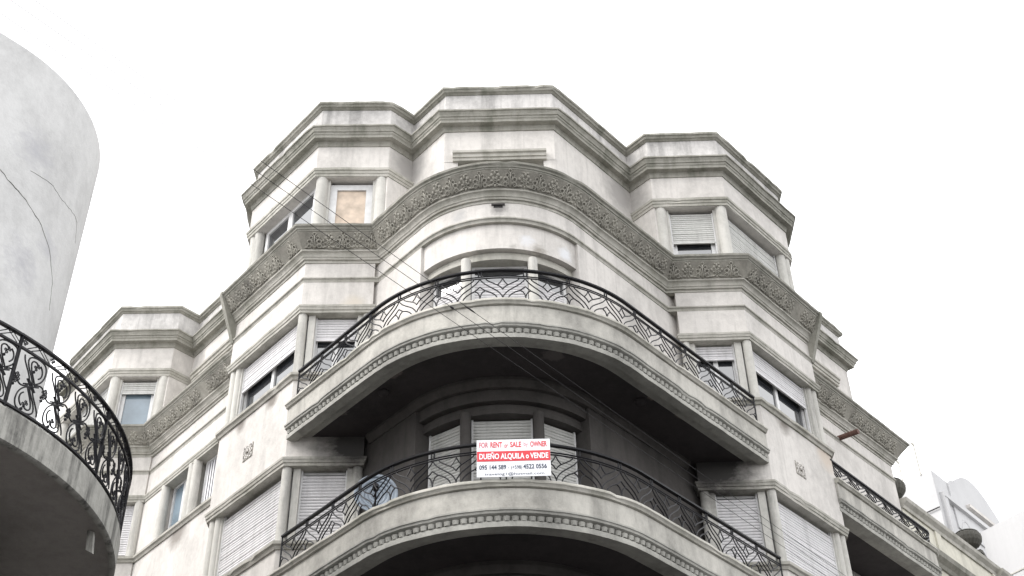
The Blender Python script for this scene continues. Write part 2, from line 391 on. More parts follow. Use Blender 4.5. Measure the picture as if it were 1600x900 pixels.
for (pa_, pb2) in ((L0, L1), (R0, R1)):            # triangular end plates closing the frieze at the bays' outer corners
    d_ = (v2(pb2) - v2(pa_)).normalized(); nn_ = NL if pa_ is L0 else NR; mb = MB(); pf = [(-.05, 14.92), (.03, 14.92), (.10, 15.1), (.425, 15.93), (.425, 16.0), (-.05, 16.0)]
    for off in (-.055, .035):
        for (p_, z_) in pf: r_ = v2(pa_) + d_ * off + nn_ * p_; mb.v.append((r_.x, r_.y, z_ + EYE))
    mb.f = [tuple(range(6)), tuple(range(6, 12))[::-1]] + [(i_, (i_ + 1) % 6, 6 + (i_ + 1) % 6, 6 + i_) for i_ in range(6)]
    mb.build('frieze_end_plate', M_CORN, B)
BAND = [(-.1, 14.90), (.004, 14.90), (.012, 14.945), (.02, 14.955), (.04, 14.965), (.042, 14.99), (-.1, 15.0)]
BANDR = [(-8.33, 25.22), RL]
mb = MB(); sweep(mb, [L0r, L0, L1, ML] + BOW + [MR, R1, R0, R0r], BAND); mb.build('string_course', M_MOULD, B, smooth='auto')
mb = MB(); sweep(mb, BANDR, BAND); mb.build('string_course', M_MOULD, B)
mb = MB(); sweep(mb, [RR, E0], BAND); mb.build('string_course', M_MOULD, B)
mb = MB(); sweep(mb, [S20, S21, S22, (-8.25, 25.5)], BAND); mb.build('string_course', M_MOULD, B)
def lint_prof(zt): return [(-.31, zt - .15), (.02, zt - .15), (.025, zt - .10), (.04, zt - .095), (.05, zt - .05), (.06, zt - .04), (.065, zt), (-.31, zt + .01)]
def sill_prof(zt): return [(-.31, zt - .12), (.03, zt - .12), (.05, zt - .07), (.085, zt - .05), (.09, zt), (-.31, zt + .02)]
for pb in (PB_L, PB_R):
    for zt in (14.335, 11.135):
        mb = MB(); sweep(mb, pb, lint_prof(zt), jit=.006, chips=0.04); mb.build('lintel_moulding', M_MOULD, B)
    for zt in (12.83, 9.58):
        mb = MB(); sweep(mb, pb, sill_prof(zt), jit=.006, chips=0.1); mb.build('window_sill', M_MOULD, B)
for pth in (RECL, [S20, S21, S22, (-8.25, 25.5)]):
    mb = MB(); sweep(mb, pth, lint_prof(14.335)); mb.build('lintel_moulding', M_MOULD, B)
    mb = MB(); sweep(mb, pth, sill_prof(12.83)); mb.build('window_sill', M_MOULD, B)
# bow lintels, columns
for zt in (14.345, 11.19):
    mb = MB(); sweep(mb, BOW, [(-.5, zt - .175), (-.15, zt - .175), (-.145, zt - .10), (-.165, zt - .09), (-.16, zt - .03), (-.19, zt + .04), (-.5, zt + .04)])
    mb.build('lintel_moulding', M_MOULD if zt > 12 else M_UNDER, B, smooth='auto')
def column(x, y, z0, z1, r=.085, mat=None):
    mb = MB(); mb.lathe((x, y, EYE), [(r, z0), (r, z1)], 18); return mb.build('column', mat or M_COL, B, smooth='auto')
def bowpt(ang, r): return (BC.x + r * math.sin(R(ang)), BC.y - r * math.cos(R(ang)))
for z0, z1 in ((12.0, 14.19), (8.8, 11.03)):
    for an in (-19, 19.5):
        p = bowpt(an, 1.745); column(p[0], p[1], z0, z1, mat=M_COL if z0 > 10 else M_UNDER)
# relief cove where the bow wall meets the soffits
for zs in (11.50, 8.30):
    mb = MB(); sweep(mb, [ML] + BOW + [MR], [(-.05, zs - .1), (.02, zs - .1), (.06, zs - .05), (.10, zs), (.10, zs + .06), (-.05, zs + .06)])
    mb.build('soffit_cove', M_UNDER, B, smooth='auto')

# --- windows
def roller(a, d, nrm, s0, s1, z0, z1, dep, name, mat, parent, pitch=.056):
    mb = MB(); n_ = max(1, int(round((z1 - z0) / pitch))); h = (z1 - z0) / n_
    for k in range(n_):
        z = z0 + k * h
        pr = [(-.012, z), (.008, z + .14 * h), (.016, z + .5 * h), (.010, z + .86 * h), (-.012, z + h)]
        base = len(mb.v); jj = random.uniform(-.004, .004)
        for s in (s0, s1):
            j2_ = jj + random.uniform(-.003, .003)
            for (o, zz) in pr:
                q = a + d * s + nrm * (o + j2_ - dep); mb.v.append((q.x, q.y, zz + EYE))
        for j in range(4): mb.f.append((base + j, base + j + 1, base + 5 + j + 1, base + 5 + j))
    q0 = a + d * s0 + nrm * (-dep - .01); ln = d * (s1 - s0)
    mb.box((q0.x, q0.y, z0 - .035 + EYE), (ln.x, ln.y, 0), (nrm.x * .035, nrm.y * .035, 0), (0, 0, .034))
    return mb.build(name, mat, parent)
def window(a, b, s0, s1, z0, z1, dep=.16, shut=None, mull=1, pane=None, fw=.055, smat=None, panel=None, blind=False, headgap=0):
    """window between s0,s1 measured from a towards b; shut = height of the shutter's lower edge"""
    a = v2(a); b = v2(b); d = (b - a).normalized(); nrm = Vector((d.y, -d.x))
    mb = MB(); t = .06
    def bar(sa, sb, za, zb, o=0.0, th=t):
        q = a + d * sa + nrm * (-dep - th + o); e = d * (sb - sa)
        mb.box((q.x, q.y, za + EYE), (e.x, e.y, 0), (nrm.x * th, nrm.y * th, 0), (0, 0, zb - za))
    D2 = .05 if shut is not None else 0
    zt = z1
    bar(s0, s0 + fw, z0, zt, -D2); bar(s1 - fw, s1, z0, zt, -D2)
    bar(s0 + fw, s1 - fw, z0, z0 + fw, -D2); bar(s0 + fw, s1 - fw, zt - fw, zt, -D2)
    for k in range(1, mull + 1):
        c = s0 + (s1 - s0) * k / (mull + 1); bar(c - fw * .8, c + fw * .8, z0 + fw, zt - fw, -D2 - .004)
    W = mb.build('window', M_FRAME, B)
    ed = [s0 + fw] + [v for k in range(1, mull + 1) for v in (s0 + (s1 - s0) * k / (mull + 1) - fw * .8, s0 + (s1 - s0) * k / (mull + 1) + fw * .8)] + [s1 - fw]
    for k in range(0, len(ed), 2):
        mb = MB(); q = a + d * ed[k] + nrm * (-dep - .045 - D2); e = d * (ed[k + 1] - ed[k])
        mb.box((q.x, q.y, z0 + fw + EYE), (e.x, e.y, 0), (nrm.x * .008, nrm.y * .008, 0), (0, 0, zt - z0 - 2 * fw))
        mb.build('pane', pane or M_GLASS, W)
    if shut is not None:
        roller(a, d, nrm, s0 + .01, s1 - .01, shut, z1 - headgap, dep - .0, 'roller_shutter', smat or M_SHUT, W)
        for sa in (s0, s1 - .03):
            mb = MB(); q = a + d * sa + nrm * (-dep - .02); e = d * .03
            mb.box((q.x, q.y, z0 + EYE), (e.x, e.y, 0), (nrm.x * .045, nrm.y * .045, 0), (0, 0, z1 - z0)); mb.build('shutter_guide', M_FRAME, W)
    if panel:
        roller(a, d, nrm, s0 + fw, s1 - fw, z0 + fw, panel, dep + .01, 'louvred_panel', M_SHUT, W, pitch=.055)
    if blind:
        n_ = 9
        mb = MB()
        for k in range(n_):
            sa = s0 + fw + (s1 - s0 - 2 * fw) * k / n_; sb = sa + (s1 - s0 - 2 * fw) / n_ * .62
            q = a + d * sa + nrm * (-dep - .03); e = d * (sb - sa)
            mb.box((q.x, q.y, z0 + fw + EYE), (e.x, e.y, 0), (nrm.x * .006, nrm.y * .006, 0), (0, 0, z1 - z0 - 2 * fw))
        mb.build('vertical_blind', M_BLIND, W)
    return W
def pier(a, b, s0, s1, z0, z1, p=0, t=.3, mat=None, name='pilaster'):
    a = v2(a); b = v2(b); d = (b - a).normalized()
    return strip([tuple(a + d * s0), tuple(a + d * s1)], z0, z1, p, t).build(name, mat or M_COL, B)
def seglen(a, b): return (v2(b) - v2(a)).length
def mitpt(path, i, p): return offset(path, p)[i]

# lower-storey bays
for (z0, z1, st) in ((12.84, 14.19, 'B'), (9.59, 10.99, 'A')):
    for side in ('L', 'R'):
        P = PB_L if side == 'L' else PB_R
        ic, io, ii = (2, 1, 3) if side == 'L' else (2, 3, 1)
        # corner column, inner column, far pair of columns
        c = mitpt(P, ic, -.088); column(c[0], c[1], z0 - .05, z1 + .02)
        c = offset([P[ic], P[ii]] if side == 'L' else [P[ii], P[ic]], -.09)
        if side == 'L':
            a, b = L1, L2; ln = seglen(a, b)
        else:
            a, b = R2, R1; ln = seglen(a, b)
        A_, B_ = v2(a), v2(b); d = (B_ - A_).normalized(); nn = Vector((d.y, -d.x))
        near, far = (.16, ln - .09) if side == 'L' else (ln - .16, .09)
        q = A_ + d * far - nn * .09; column(q.x, q.y, z0 - .05, z1 + .02)
        if side == 'L':
            pier(a, b, .15, .27, z0 - .02, z1 + .02, p=-.07); pier(a, b, ln - .26, ln - .17, z0 - .02, z1 + .02, p=-.07)
            s0, s1 = .27, ln - .26
        else:
            pier(a, b, .17, .26, z0 - .02, z1 + .02, p=-.07); pier(a, b, ln - .28, ln - .15, z0 - .02, z1 + .02, p=-.07)
            s0, s1 = .26, ln - .28
        sh = {('B', 'L'): 13.70, ('B', 'R'): 13.87, ('A', 'L'): 9.63, ('A', 'R'): 9.63}[(st, side)]
        window(a, b, s0, s1, z0, z1, dep=.17, shut=sh, mull=0 if st == 'A' else 1, headgap=.03 if st == 'B' else .10)
        # street face
        a, b = (L0, L1) if side == 'L' else (R1, R0); ln = seglen(a, b)
        A_, B_ = v2(a), v2(b); d = (B_ - A_).normalized(); nn = Vector((d.y, -d.x))
        for dist in (.09, .25):
            s = dist if side == 'L' else ln - dist
            q = A_ + d * s - nn * (.088 if dist < .1 else .10); column(q.x, q.y, z0 - .05, z1 + .02, r=.085 if dist < .1 else .075)
        if side == 'L':
            pier(a, b, .30, .36, z0 - .02, z1 + .02, p=-.09); s0, s1 = .36, ln - .12
        else:
            pier(a, b, ln - .36, ln - .30, z0 - .02, z1 + .02, p=-.09); s0, s1 = .12, ln - .36
        sh = {('B', 'L'): 13.63, ('B', 'R'): 13.71, ('A', 'L'): 9.63, ('A', 'R'): 9.63}[(st, side)]
        window(a, b, s0, s1, z0, z1, dep=.15, shut=sh, mull=0 if st == 'A' else 1, headgap=.03 if st == 'B' else .08, smat=M_SHUT)
# bow doors
for (z0, z1, st) in ((12.1, 14.18, 'B'), (8.9, 11.02, 'A')):
    for (a0, a1) in ((-47.5, -21.5), (-17.2, 17.6), (21.5, 47.5)):
        a, b = bowpt(a0, 1.62), bowpt(a1, 1.62)
        if st == 'B': window(a, b, 0, seglen(a, b), z0, z1, dep=.05, panel=13.82, mull=0)
        else: window(a, b, 0, seglen(a, b), z0, z1, dep=.05, shut=z0 + .08, mull=0, headgap=.02, smat=M_SHUT2)
# recessed left street wall windows
def rec_s(pt): return (v2(pt) - v2(RECL[0])).length
sA, sB, sC, sD = .95, 2.02, 2.42, 3.5
pier(*RECL, 0, sA, 12.8, 14.25, name='wall', mat=M_WALL); pier(*RECL, sD, seglen(*RECL), 12.8, 14.25, name='wall', mat=M_WALL)
pier(*RECL, sB + .12, sC - .12, 12.8, 14.25, p=-.10)
for s in (sA - .03, sB + .1, sC - .1):
    q = v2(RECL[0]) + (v2(RECL[1]) - v2(RECL[0])).normalized() * s + NL * -.06; column(q.x, q.y, 12.78, 14.22, r=.10)
window(*RECL, sA + .06, sB, 12.84, 14.19, dep=.2, pane=M_BLUEG)
window(*RECL, sC, sD, 12.84, 14.19, dep=.2, blind=True, mull=0)
# second bay, this floor: column at its inner corner, closed window
for (zz0, zz1) in ((12.8, 14.25),):
    column(S22[0] - .10, S22[1] + .07, zz0, zz1, r=.10); column(S21[0] + .06, S21[1] + .1, zz0, zz1, r=.10)
    window(S21, S22, .2, seglen(S21, S22) - .2, zz0 + .04, zz1 - .06, dep=.16, shut=13.0, mull=0)
    window(S20, S21, .3, seglen(S20, S21) - .2, zz0 + .04, zz1 - .06, dep=.16, shut=13.0, mull=0)
# top floor bays
def topbay(front, street, stL, cfgf, cfgs):
    a, b = front; ln = seglen(a, b)
    A_, B_ = v2(a), v2(b); d = (B_ - A_).normalized(); nn = Vector((d.y, -d.x))
    for s in (.135, ln - .125):
        q = A_ + d * s - nn * .115; column(q.x, q.y, 15.88, 17.62, r=.125)
    pier(a, b, .235, .30, 15.88, 17.62, p=-.09); pier(a, b, ln - .29, ln - .23, 15.88, 17.62, p=-.09)
    window(a, b, .30, ln - .29, 16.02, 17.52, dep=.16, **cfgf)
    a, b = street; ln = seglen(a, b)
    A_, B_ = v2(a), v2(b); d = (B_ - A_).normalized(); nn = Vector((d.y, -d.x))
    for s in (.12, .30):
        s_ = s if stL else ln - s
        q = A_ + d * s_ - nn * .11; column(q.x, q.y, 15.88, 17.62, r=.11)
    s0, s1 = (.42, ln - .2) if stL else (.2, ln - .42)
    window(a, b, s0, s1, 16.02, 17.60, dep=.18, **cfgs)
topbay((TL1, TL2), (L0, TL1), True, dict(mull=0, pane=M_PAPER, fw=.135), dict(mull=1, pane=M_GLASS, fw=.10))
topbay((TR2, TR1), (TR1, R0), False, dict(mull=0, shut=16.76, fw=.11, smat=M_SHUT2), dict(mull=0, shut=16.1, smat=M_SHUT2, headgap=.1))
topbay((T21, T22), ((-11.6, 27.35), T21), True, dict(mull=0, shut=17.22, pane=M_BLUEG, fw=.11, smat=M_SHUT2), dict(mull=0, shut=16.1, smat=M_SHUT2))
window((-1.0, 18.10), (.68, 18.10), 0, 1.68, 16.0, 17.58, dep=.2, mull=2)

# --- balconies
def balcony(edge, back, zt, name='balcony'):
    """edge = outer path of the top moulding, zt = height of its upper edge; back = points closing the slab behind"""
    prof = [(-.45, zt + .01), (-.01, zt + .012), (0, zt - .01), (0, zt - .035), (-.02, zt - .05), (-.035, zt - .085), (-.065, zt - .10), (-.07, zt - .42),
            (-.03, zt - .425), (-.03, zt - .45), (-.045, zt - .46), (-.05, zt - .49), (-.085, zt - .51), (-.125, zt - .52), (-.145, zt - .585),
            (-.10, zt - .59), (-.095, zt - .61), (-.095, zt - .675), (-.26, zt - .68), (-.27, zt - .60), (-.45, zt - .60)]
    prof2 = {'cap': prof[:6] + [(-.07, zt - .098), (-.45, zt - .098)],
             'fascia': [(-.45, zt - .1), (-.066, zt - .1), (-.07, zt - .42), (-.45, zt - .42)],
             'low': [(-.45, zt - .422)] + prof[8:]}
    mb = MB(); sweep(mb, edge, prof2['fascia']); bal = mb.build(name, M_FASCIA, B, smooth='auto')
    mb = MB(); sweep(mb, edge, prof2['cap'], jit=.006, chips=0.1); mb.build('edge_moulding', M_MOULD, bal, smooth='auto')
    mb = MB(); sweep(mb, edge, prof2['low'], jit=.006, chips=0.04); mb.build('lower_moulding', M_LOWM, bal, smooth='auto')
    inner = offset(edge, -.40)
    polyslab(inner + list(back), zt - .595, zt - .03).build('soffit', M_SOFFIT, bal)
    # bead-and-dart row
    al = Along(offset(edge, -.105)); n_ = int(al.len / .118)
    for k in range(n_):
        q, d, nn = al.at((k + .5) * al.len / n_)
        o = bpy.data.objects.new('dentil', DENT); o.location = (q.x, q.y, zt - .552 + EYE)
        o.rotation_euler = (0, 0, math.atan2(d.y, d.x) + random.uniform(-.03, .03)); o.scale = (1, 1, random.uniform(.94, 1.05)); link(o, bal)
    return bal
db = MB()
dp = [(-.058, .02), (-.054, -.006), (-.034, -.026), (.0, -.034), (.034, -.026), (.054, -.006), (.058, .02)]
for (x, y) in dp: db.v.append((x, y, .032))
for (x, y) in dp: db.v.append((x * .72, y * .75 + .004, -.034))
db.f = [tuple(range(7))[::-1], tuple(range(7, 14))] + [(i, i + 1, 8 + i, 7 + i) for i in range(6)] + [(6, 0, 7, 13)]
DENT = db.mesh('dentil', M_LOWM)
QB = (-.167, 13.995)
e0, earc, e1, ec = fillet(QB, DL, 5.70, DR, 7.17, 2.84, 40)
EDGE = [e0] + earc + [e1]
BACK = [(4.6, 20.2), (3.2, 20.2), (0, 18.6), (-2.6, 19.0), (-3.9, 19.0)]
BALC = {}
for zt in (12.145, 8.955):
    BALC[zt] = balcony(EDGE, BACK, zt)
# street balcony in the right recess
st0 = v2(R0) + Vector((.65, .76)).normalized() * -.05 + NR * .11
qr = v2(R0) + Vector((.65, .76)).normalized() * 4.45 + NR * .11
f0, farc, f1, fc = fillet(tuple(qr), (st0 - qr), (st0 - qr).length, -NR, 1.45, .55, 14)
EDGE_R = [f0] + farc + [f1]
BALC['r'] = balcony(EDGE_R, [tuple(v2(RR) + v2((.2, .2)))], 12.19)

# --- balcony railings
PAT = dict(
    w1=[(0, .20), (.02, .175), (.045, .150), (.083, .125), (.15, .092), (.22, .055), (.255, .03), (.277, 0)],
    w2=[(0, .40), (0, .345), (.015, .31), (.04, .275), (.08, .235), (.13, .20), (.22, .145), (.29, .095), (.335, .05), (.365, .008)],
    w3=[(.075, .42), (.085, .36), (.10, .325), (.14, .285), (.2, .248), (.28, .215), (.32, .185), (.365, .148)],
    d1=[(0, 0), (.012, .035), (.04, .08), (.083, .125)],
    d2=[(.28, .215), (.325, .24), (.352, .28), (.365, .335), (.365, .42)])
def railing(path, ztop, zslab, P_=.73, phase=0.0, gap=.155, br=.0105):
    al = Along(path); zb = ztop - gap
    def rail(z, r, h=None, name='rail_bar'):
        mb = MB(); pts = [(p[0], p[1], z + EYE) for p in path]
        if h:
            sweep(mb, path, [(-r, z - h), (r, z - h), (r * 1.15, z + h * .4), (r * .6, z + h), (-r * .6, z + h), (-r * 1.15, z + h * .4)])
        else: mb.tube(pts, r, 6)
        return mb.build(name, M_IRON, RAILP[0], smooth='auto')
    mb = MB(); sweep(mb, path, [(-.02, zslab - .02), (.02, zslab - .02), (.02, zslab + .015), (-.02, zslab + .015)])
    RAILP = [None]
    RAILP[0] = mb.build('balcony_railing', M_IRON, B)
    rail(ztop, .030, .018, 'handrail'); rail(zb + .035, .011); rail(zb, .011)
    n_ = max(1, int(round(al.len / P_))); P2 = al.len / n_; ks = P2 / .73; H = (zb - zslab) / .42
    def pt(s, h):
        q, d, nn = al.at(s); return (q.x, q.y, zb - h * H + EYE)
    for k in range(n_):
        c = (k + .5) * P2; mb = MB()
        for cu in PAT.values():
            for sg in (1, -1):
                dense = []
                for (a, b) in zip(cu, cu[1:]):
                    for j in range(2): dense.append((a[0] + (b[0] - a[0]) * j / 2, a[1] + (b[1] - a[1]) * j / 2))
                dense.append(cu[-1])
                mb.tube([pt(c + sg * s * ks * .995, h) for s, h in dense], br, 5)
        mb.build('rail_ornament', M_IRON, RAILP[0], smooth='auto')
    for k in range(n_ + 1):
        mb = MB(); ends = k in (0, n_)
        for off in ((0,) if ends else (-.022, .022)):
            q, d, nn = al.at(k * P2 + off)
            if ends: mb.box((q.x - .012, q.y - .012, zslab - .03 + EYE), (.024, 0, 0), (0, .024, 0), (0, 0, ztop - zslab + .03))
            else: g_ = gap / .155; mb.lathe((q.x, q.y, EYE), [(.008, zb + .03 * g_), (.014, zb + .06 * g_), (.011, zb + .09 * g_), (.014, zb + .12 * g_), (.008, ztop - .01)], 6)
        mb.build('post' if ends else 'collar', M_IRON, RAILP[0])
    return RAILP[0]
rp = offset(EDGE, -.13)
rp[0] = tuple(v2(rp[0]) + v2((.10, -.10))); rp[-1] = tuple(v2(rp[-1]) - v2(DR) * .12)
railing(rp, 12.80, 12.17); railing(rp, 9.62, 8.98)
rr = offset(EDGE_R, -.13); railing(rr, 12.63, 12.21, gap=.085, br=.013)

# --- frieze ornaments
def unit_ring(mb, x, z, r, t=.009, w0=0.02, n_=10, m_=5, a0=0, a1=2 * math.pi):
    pts = []
    full = abs(a1 - a0 - 2 * math.pi) < 1e-3
    for k in range(n_ + (0 if full else 1)):
        a = a0 + (a1 - a0) * k / n_; pts.append((x + r * math.cos(a), -w0, z + r * math.sin(a)))
    mb.tube(pts, t, m_, closed=full)
def blob(mb, x, z, rx, rz, h):
    base = len(mb.v); n_ = 8
    for (f, y) in ((1, 0), (.7, -h * .75)):
        for j in range(n_):
            a = 2 * math.pi * j / n_; mb.v.append((x + rx * f * math.cos(a), y, z + rz * f * math.sin(a)))
    mb.v.append((x, -h, z))
    for j in range(n_):
        j2 = (j + 1) % n_
        mb.f.append((base + j, base + j2, base + n_ + j2, base + n_ + j)); mb.f.append((base + n_ + j, base + n_ + j2, base + 2 * n_))
pm = MB()
for sg in (-1, 1):
    unit_ring(pm, sg * .088, .048, .033, .011); blob(pm, sg * .088, .048, .014, .014, .03)
    unit_ring(pm, sg * .085, .125, .036, .011); unit_ring(pm, sg * .055, .195, .030, .010)
    pm.tube([(0, -.012, .0), (sg * .022, -.02, .06), (sg * .03, -.022, .13), (sg * .05, -.02, .165)], .011, 5)
    pm.tube([(sg * .01, -.012, .0), (sg * .04, -.02, .07), (sg * .06, -.02, .09)], .010, 5)
    pm.tube([(sg * .12, -.012, .02), (sg * .145, -.018, .03), (sg * .165, -.012, .015)], .012, 5)
unit_ring(pm, 0, .262, .028, .010); pm.tube([(0, -.015, 0), (0, -.026, .12), (0, -.02, .235)], .013, 5)
PALM = pm.mesh('palmette', M_ORN, True)
rm = MB()
unit_ring(rm, 0, .11, .035, .010); blob(rm, 0, .11, .02, .02, .035)
for k in range(6):
    a = math.pi * 2 * k / 6; blob(rm, .058 * math.cos(a), .11 + .058 * math.sin(a), .024, .024, .022)
for sg in (-1, 1):
    blob(rm, sg * .07, .035, .045, .022, .026); blob(rm, sg * .05, .20, .03, .035, .022); blob(rm, sg * .10, .15, .022, .03, .02)
    blob(rm, sg * .035, .265, .028, .018, .015)
blob(rm, 0, .235, .022, .04, .022); blob(rm, 0, .03, .025, .03, .03)
ROS = rm.mesh('rosette_relief', M_ORN, True)
tilt = math.atan2(.19, .28)
corners = [S21, S22, RL, L0, L1, ML, MR, R1, R0, RR, E0]
for si, seg in enumerate(([S20, S21], [S21, S22], [S22, RL], [L0, L1], [L1, ML], [ML] + BOW + [MR], [MR, R1], [R1, R0], [RR, E0])):
    # trim so that the rows clear the inner and outer mitres
    al = Along(offset(seg, .15)); lo, hi = .03, al.len - .03
    if si in (2,): lo, hi = .15, al.len - .2
    if si in (5,): lo, hi = .22, al.len - .22
    n_ = max(1, int(round((hi - lo) / .262)))
    for k in range(n_):
        q, d, nn = al.at(lo + (k + .5) * (hi - lo) / n_)
        if random.random() < .04: continue
        isp = (k % 2 == (1 if n_ % 4 == 3 else 0)) if n_ > 1 else True
        o = bpy.data.objects.new('palmette' if isp else 'rosette_relief', PALM if isp else ROS)
        yaw = math.atan2(d.y, d.x)
        o.rotation_euler = (Matrix.Rotation(yaw, 3, 'Z') @ Matrix.Rotation(tilt, 3, 'X')).to_euler()
        o.location = (q.x + nn.x * -.002, q.y + nn.y * -.002, 15.585 + EYE); o.scale = (random.uniform(.95, 1.12), random.uniform(.7, 1.1), random.uniform(1.02, 1.14)); link(o, FRS[1 if si < 3 else 2 if si == 8 else 0])

# --- small things fixed to the walls
def plaque(a, b, s, z0, z1, wd=.32):
    a = v2(a); b = v2(b); d = (b - a).normalized(); nn = Vector((d.y, -d.x)); mb = MB()
    q = a + d * s
    mb.box((q.x - nn.x * .02, q.y - nn.y * .02, z0 + EYE), (d.x * wd, d.y * wd, 0), (nn.x * .028, nn.y * .028, 0), (0, 0, z1 - z0))
    pl = mb.build('relief_plaque', M_FRIEZE, B); mb = MB(); cz = (z0 + z1) / 2; h = z1 - z0
    def P3(u, w_, o): r = q + d * u + nn * o; return (r.x, r.y, w_ + EYE)
    for (u, w_, rr) in ((wd / 2, cz, .075), (.055, z0 + .05, .035), (wd - .055, z0 + .05, .035), (.055, z1 - .05, .035), (wd - .055, z1 - .05, .035), (wd / 2, z0 + .045, .025), (wd / 2, z1 - .045, .025), (.05, cz, .025), (wd - .05, cz, .025)):
        mb.tube([P3(u + rr * math.cos(t_ * .698), w_ + rr * math.sin(t_ * .698), .012) for t_ in range(9)], .013, 5, closed=True)
    mb.tube([P3(wd / 2 - .04, cz, .02), P3(wd / 2, cz + .02, .03), P3(wd / 2 + .04, cz, .02)], .025, 6)
    mb.build('scroll_relief', M_WALL, pl, smooth='auto')
plaque(L0, L1, 1.02, 11.74, 12.03); plaque(R1, R0, .95, 11.70, 11.97)
mb = MB(); mb.box((-.29, 16.84, 15.235 + EYE), (.16, 0, 0), (0, .03, 0), (0, 0, .05)); mb.build('vent_slot', M_DARK, B)
mb = MB(); mb.box((-.33, 16.82, 15.285 + EYE), (.24, 0, 0), (0, .06, 0), (0, 0, .03)); mb.build('vent_hood', M_UNDER, B)
mb = MB(); pa = Vector((7.30, 24.45, 15.02 + EYE)); pb_ = pa + Vector((.752 * .36, -.659 * .36, -.03))
mb.tube([pa - Vector((.752 * .2, -.659 * .2, 0)), pb_], .06, 12); mb.build('drain_spout', M_RUST, B, smooth='auto')
# round light bosses on the balcony soffits
for (x, y) in ((2.05, 17.55), (-2.1, 17.1)):
    mb = MB(); mb.lathe((x, y, 11.50 + EYE), [(.09, .05), (.10, .03), (.085, 0), (.05, -.02)], 14); mb.build('soffit_boss', M_SOFFIT, B, smooth='auto')

# ------------------------------------------------------------------ for-sale sign on the lower railing
SG = thing('sale_sign', (-.04, 15.50, 9.05 + EYE), 'white and red FOR RENT or SALE sign hung on the lower balcony railing', 'sign')
SW, SH = 1.03, .595; sx0, sz0, sy = -.552, 8.985 + EYE, 15.47
mb = MB(); mb.box((sx0, sy, sz0), (SW, 0, 0), (0, .012, 0), (0, 0, SH)); mb.build('board', M_SWHITE, SG)
mb = MB(); mb.box((sx0 + .004, sy - .004, sz0 + SH * (740 - 500) / 580), (SW - .006, 0, 0), (0, .003, 0), (0, 0, SH * 158 / 580)); mb.build('red_band', M_SRED, SG)
mb = MB()
for xx in (.08, SW - .08):
    mb.tube([(sx0 + xx, sy + .006, sz0 + SH - .03), (sx0 + xx, sy + .10, sz0 + SH - .045), (sx0 + xx, sy + .2, sz0 + SH - .05)], .005, 5)
mb.build('cable_tie', M_CABLE, SG)
def text(body, u0, u1, v0, v1, mat, dy, bold=0):
    """u,v measured in the sign's own 1150 x 580 grid (v down)"""
    cu = bpy.data.curves.new('lettering', 'FONT'); cu.body = body; cu.size = 1; cu.offset = bold; cu.resolution_u = 3
    ob = bpy.data.objects.new('lettering_tmp', cu); COL.objects.link(ob)
    dg = bpy.context.evaluated_depsgraph_get(); me = bpy.data.meshes.new_from_object(ob.evaluated_get(dg))
    bpy.data.objects.remove(ob); bpy.data.curves.remove(cu)
    xs = [v.co.x for v in me.vertices]
    x0, x1 = min(xs), max(xs)
    cap = .69                                    # cap height of the built-in face at size 1
    sx = (u1 - u0) / 1150 * SW / (x1 - x0); sz = (v1 - v0) / 580 * SH / cap
    for v in me.vertices:
        x, y = v.co.x, v.co.y
        v.co = (sx0 + u0 / 1150 * SW + (x - x0) * sx, sy - dy, sz0 + SH * (1 - v1 / 580) + y * sz)
    me.materials.clear(); me.materials.append(mat); me.name = 'lettering'
    o = bpy.data.objects.new('lettering', me); o.location = -worldloc(SG); link(o, SG)
text('FOR', 38, 180, 38, 120, M_SREDF, .003, .022); text('RENT', 215, 402, 38, 120, M_SRED, .003, .028); text('or', 432, 492, 50, 128, M_SRED, .003, .01)
text('SALE', 525, 700, 38, 120, M_SRED, .003, .028); text('by', 738, 805, 38, 112, M_SREDF, .003, -.004); text('OWNER', 840, 1105, 38, 120, M_SRED, .003, .028)
text('DUEÑO ALQUILA o VENDE', 40, 1118, 222, 304, M_SWHITE, .006, .028)
text('095 144 589', 38, 458, 398, 466, M_SNAVY, .003, .028); text('-', 480, 505, 410, 464, M_SNAVY, .003, .005); text('(+598)', 535, 705, 410, 464, M_SNAVY, .003, .01); text('4522 0556', 722, 1090, 396, 464, M_SNAVY, .003, .028)
text('travelog1@hotmail.com', 122, 1045, 518, 556, M_SNAVY, .003, .004)

# ------------------------------------------------------------------ satellite dish on the lower balcony
DS = thing('satellite_dish', (-2.3, 17.35, 8.96 + EYE), 'blue grey satellite dish standing behind the lower balcony railing', 'satellite dish')
mb = MB(); c = Vector((-2.17, 17.35, 9.78 + EYE)); ax = Vector((.1, -.97, .02)).normalized()
u = ax.cross(Vector((0, 0, 1))).normalized(); vv = u.cross(ax); rings = []
for k in range(7):
    r_ = .34 * k / 6; dd = .10 * (k / 6) ** 2
    rings.append([tuple(c + ax * dd + u * r_ * math.cos(2 * math.pi * j / 28) + vv * r_ * math.sin(2 * math.pi * j / 28)) for j in range(28)])
for k in range(1, 7):
    b0 = len(mb.v); mb.v += rings[k - 1] + rings[k]
    for j in range(28): mb.f.append((b0 + j, b0 + (j + 1) % 28, b0 + 28 + (j + 1) % 28, b0 + 28 + j))
o = mb.build('dish', M_DISH, DS, smooth=True); md = o.modifiers.new('thickness', 'SOLIDIFY'); md.thickness = .012
mb = MB(); mb.tube([(-2.22, 17.42, 9.80 + EYE), (-2.22, 17.45, 8.95 + EYE)], .03, 8); mb.build('mast', M_IRON, DS)
mb = MB(); mb.tube([c - vv * .33 + ax * .08, c - vv * .1 + ax * .42], .015, 6); mb.tube([c - vv * .1 + ax * .36, c - vv * .06 + ax * .46], .045, 8); mb.build('feed_arm', M_IRON, DS)
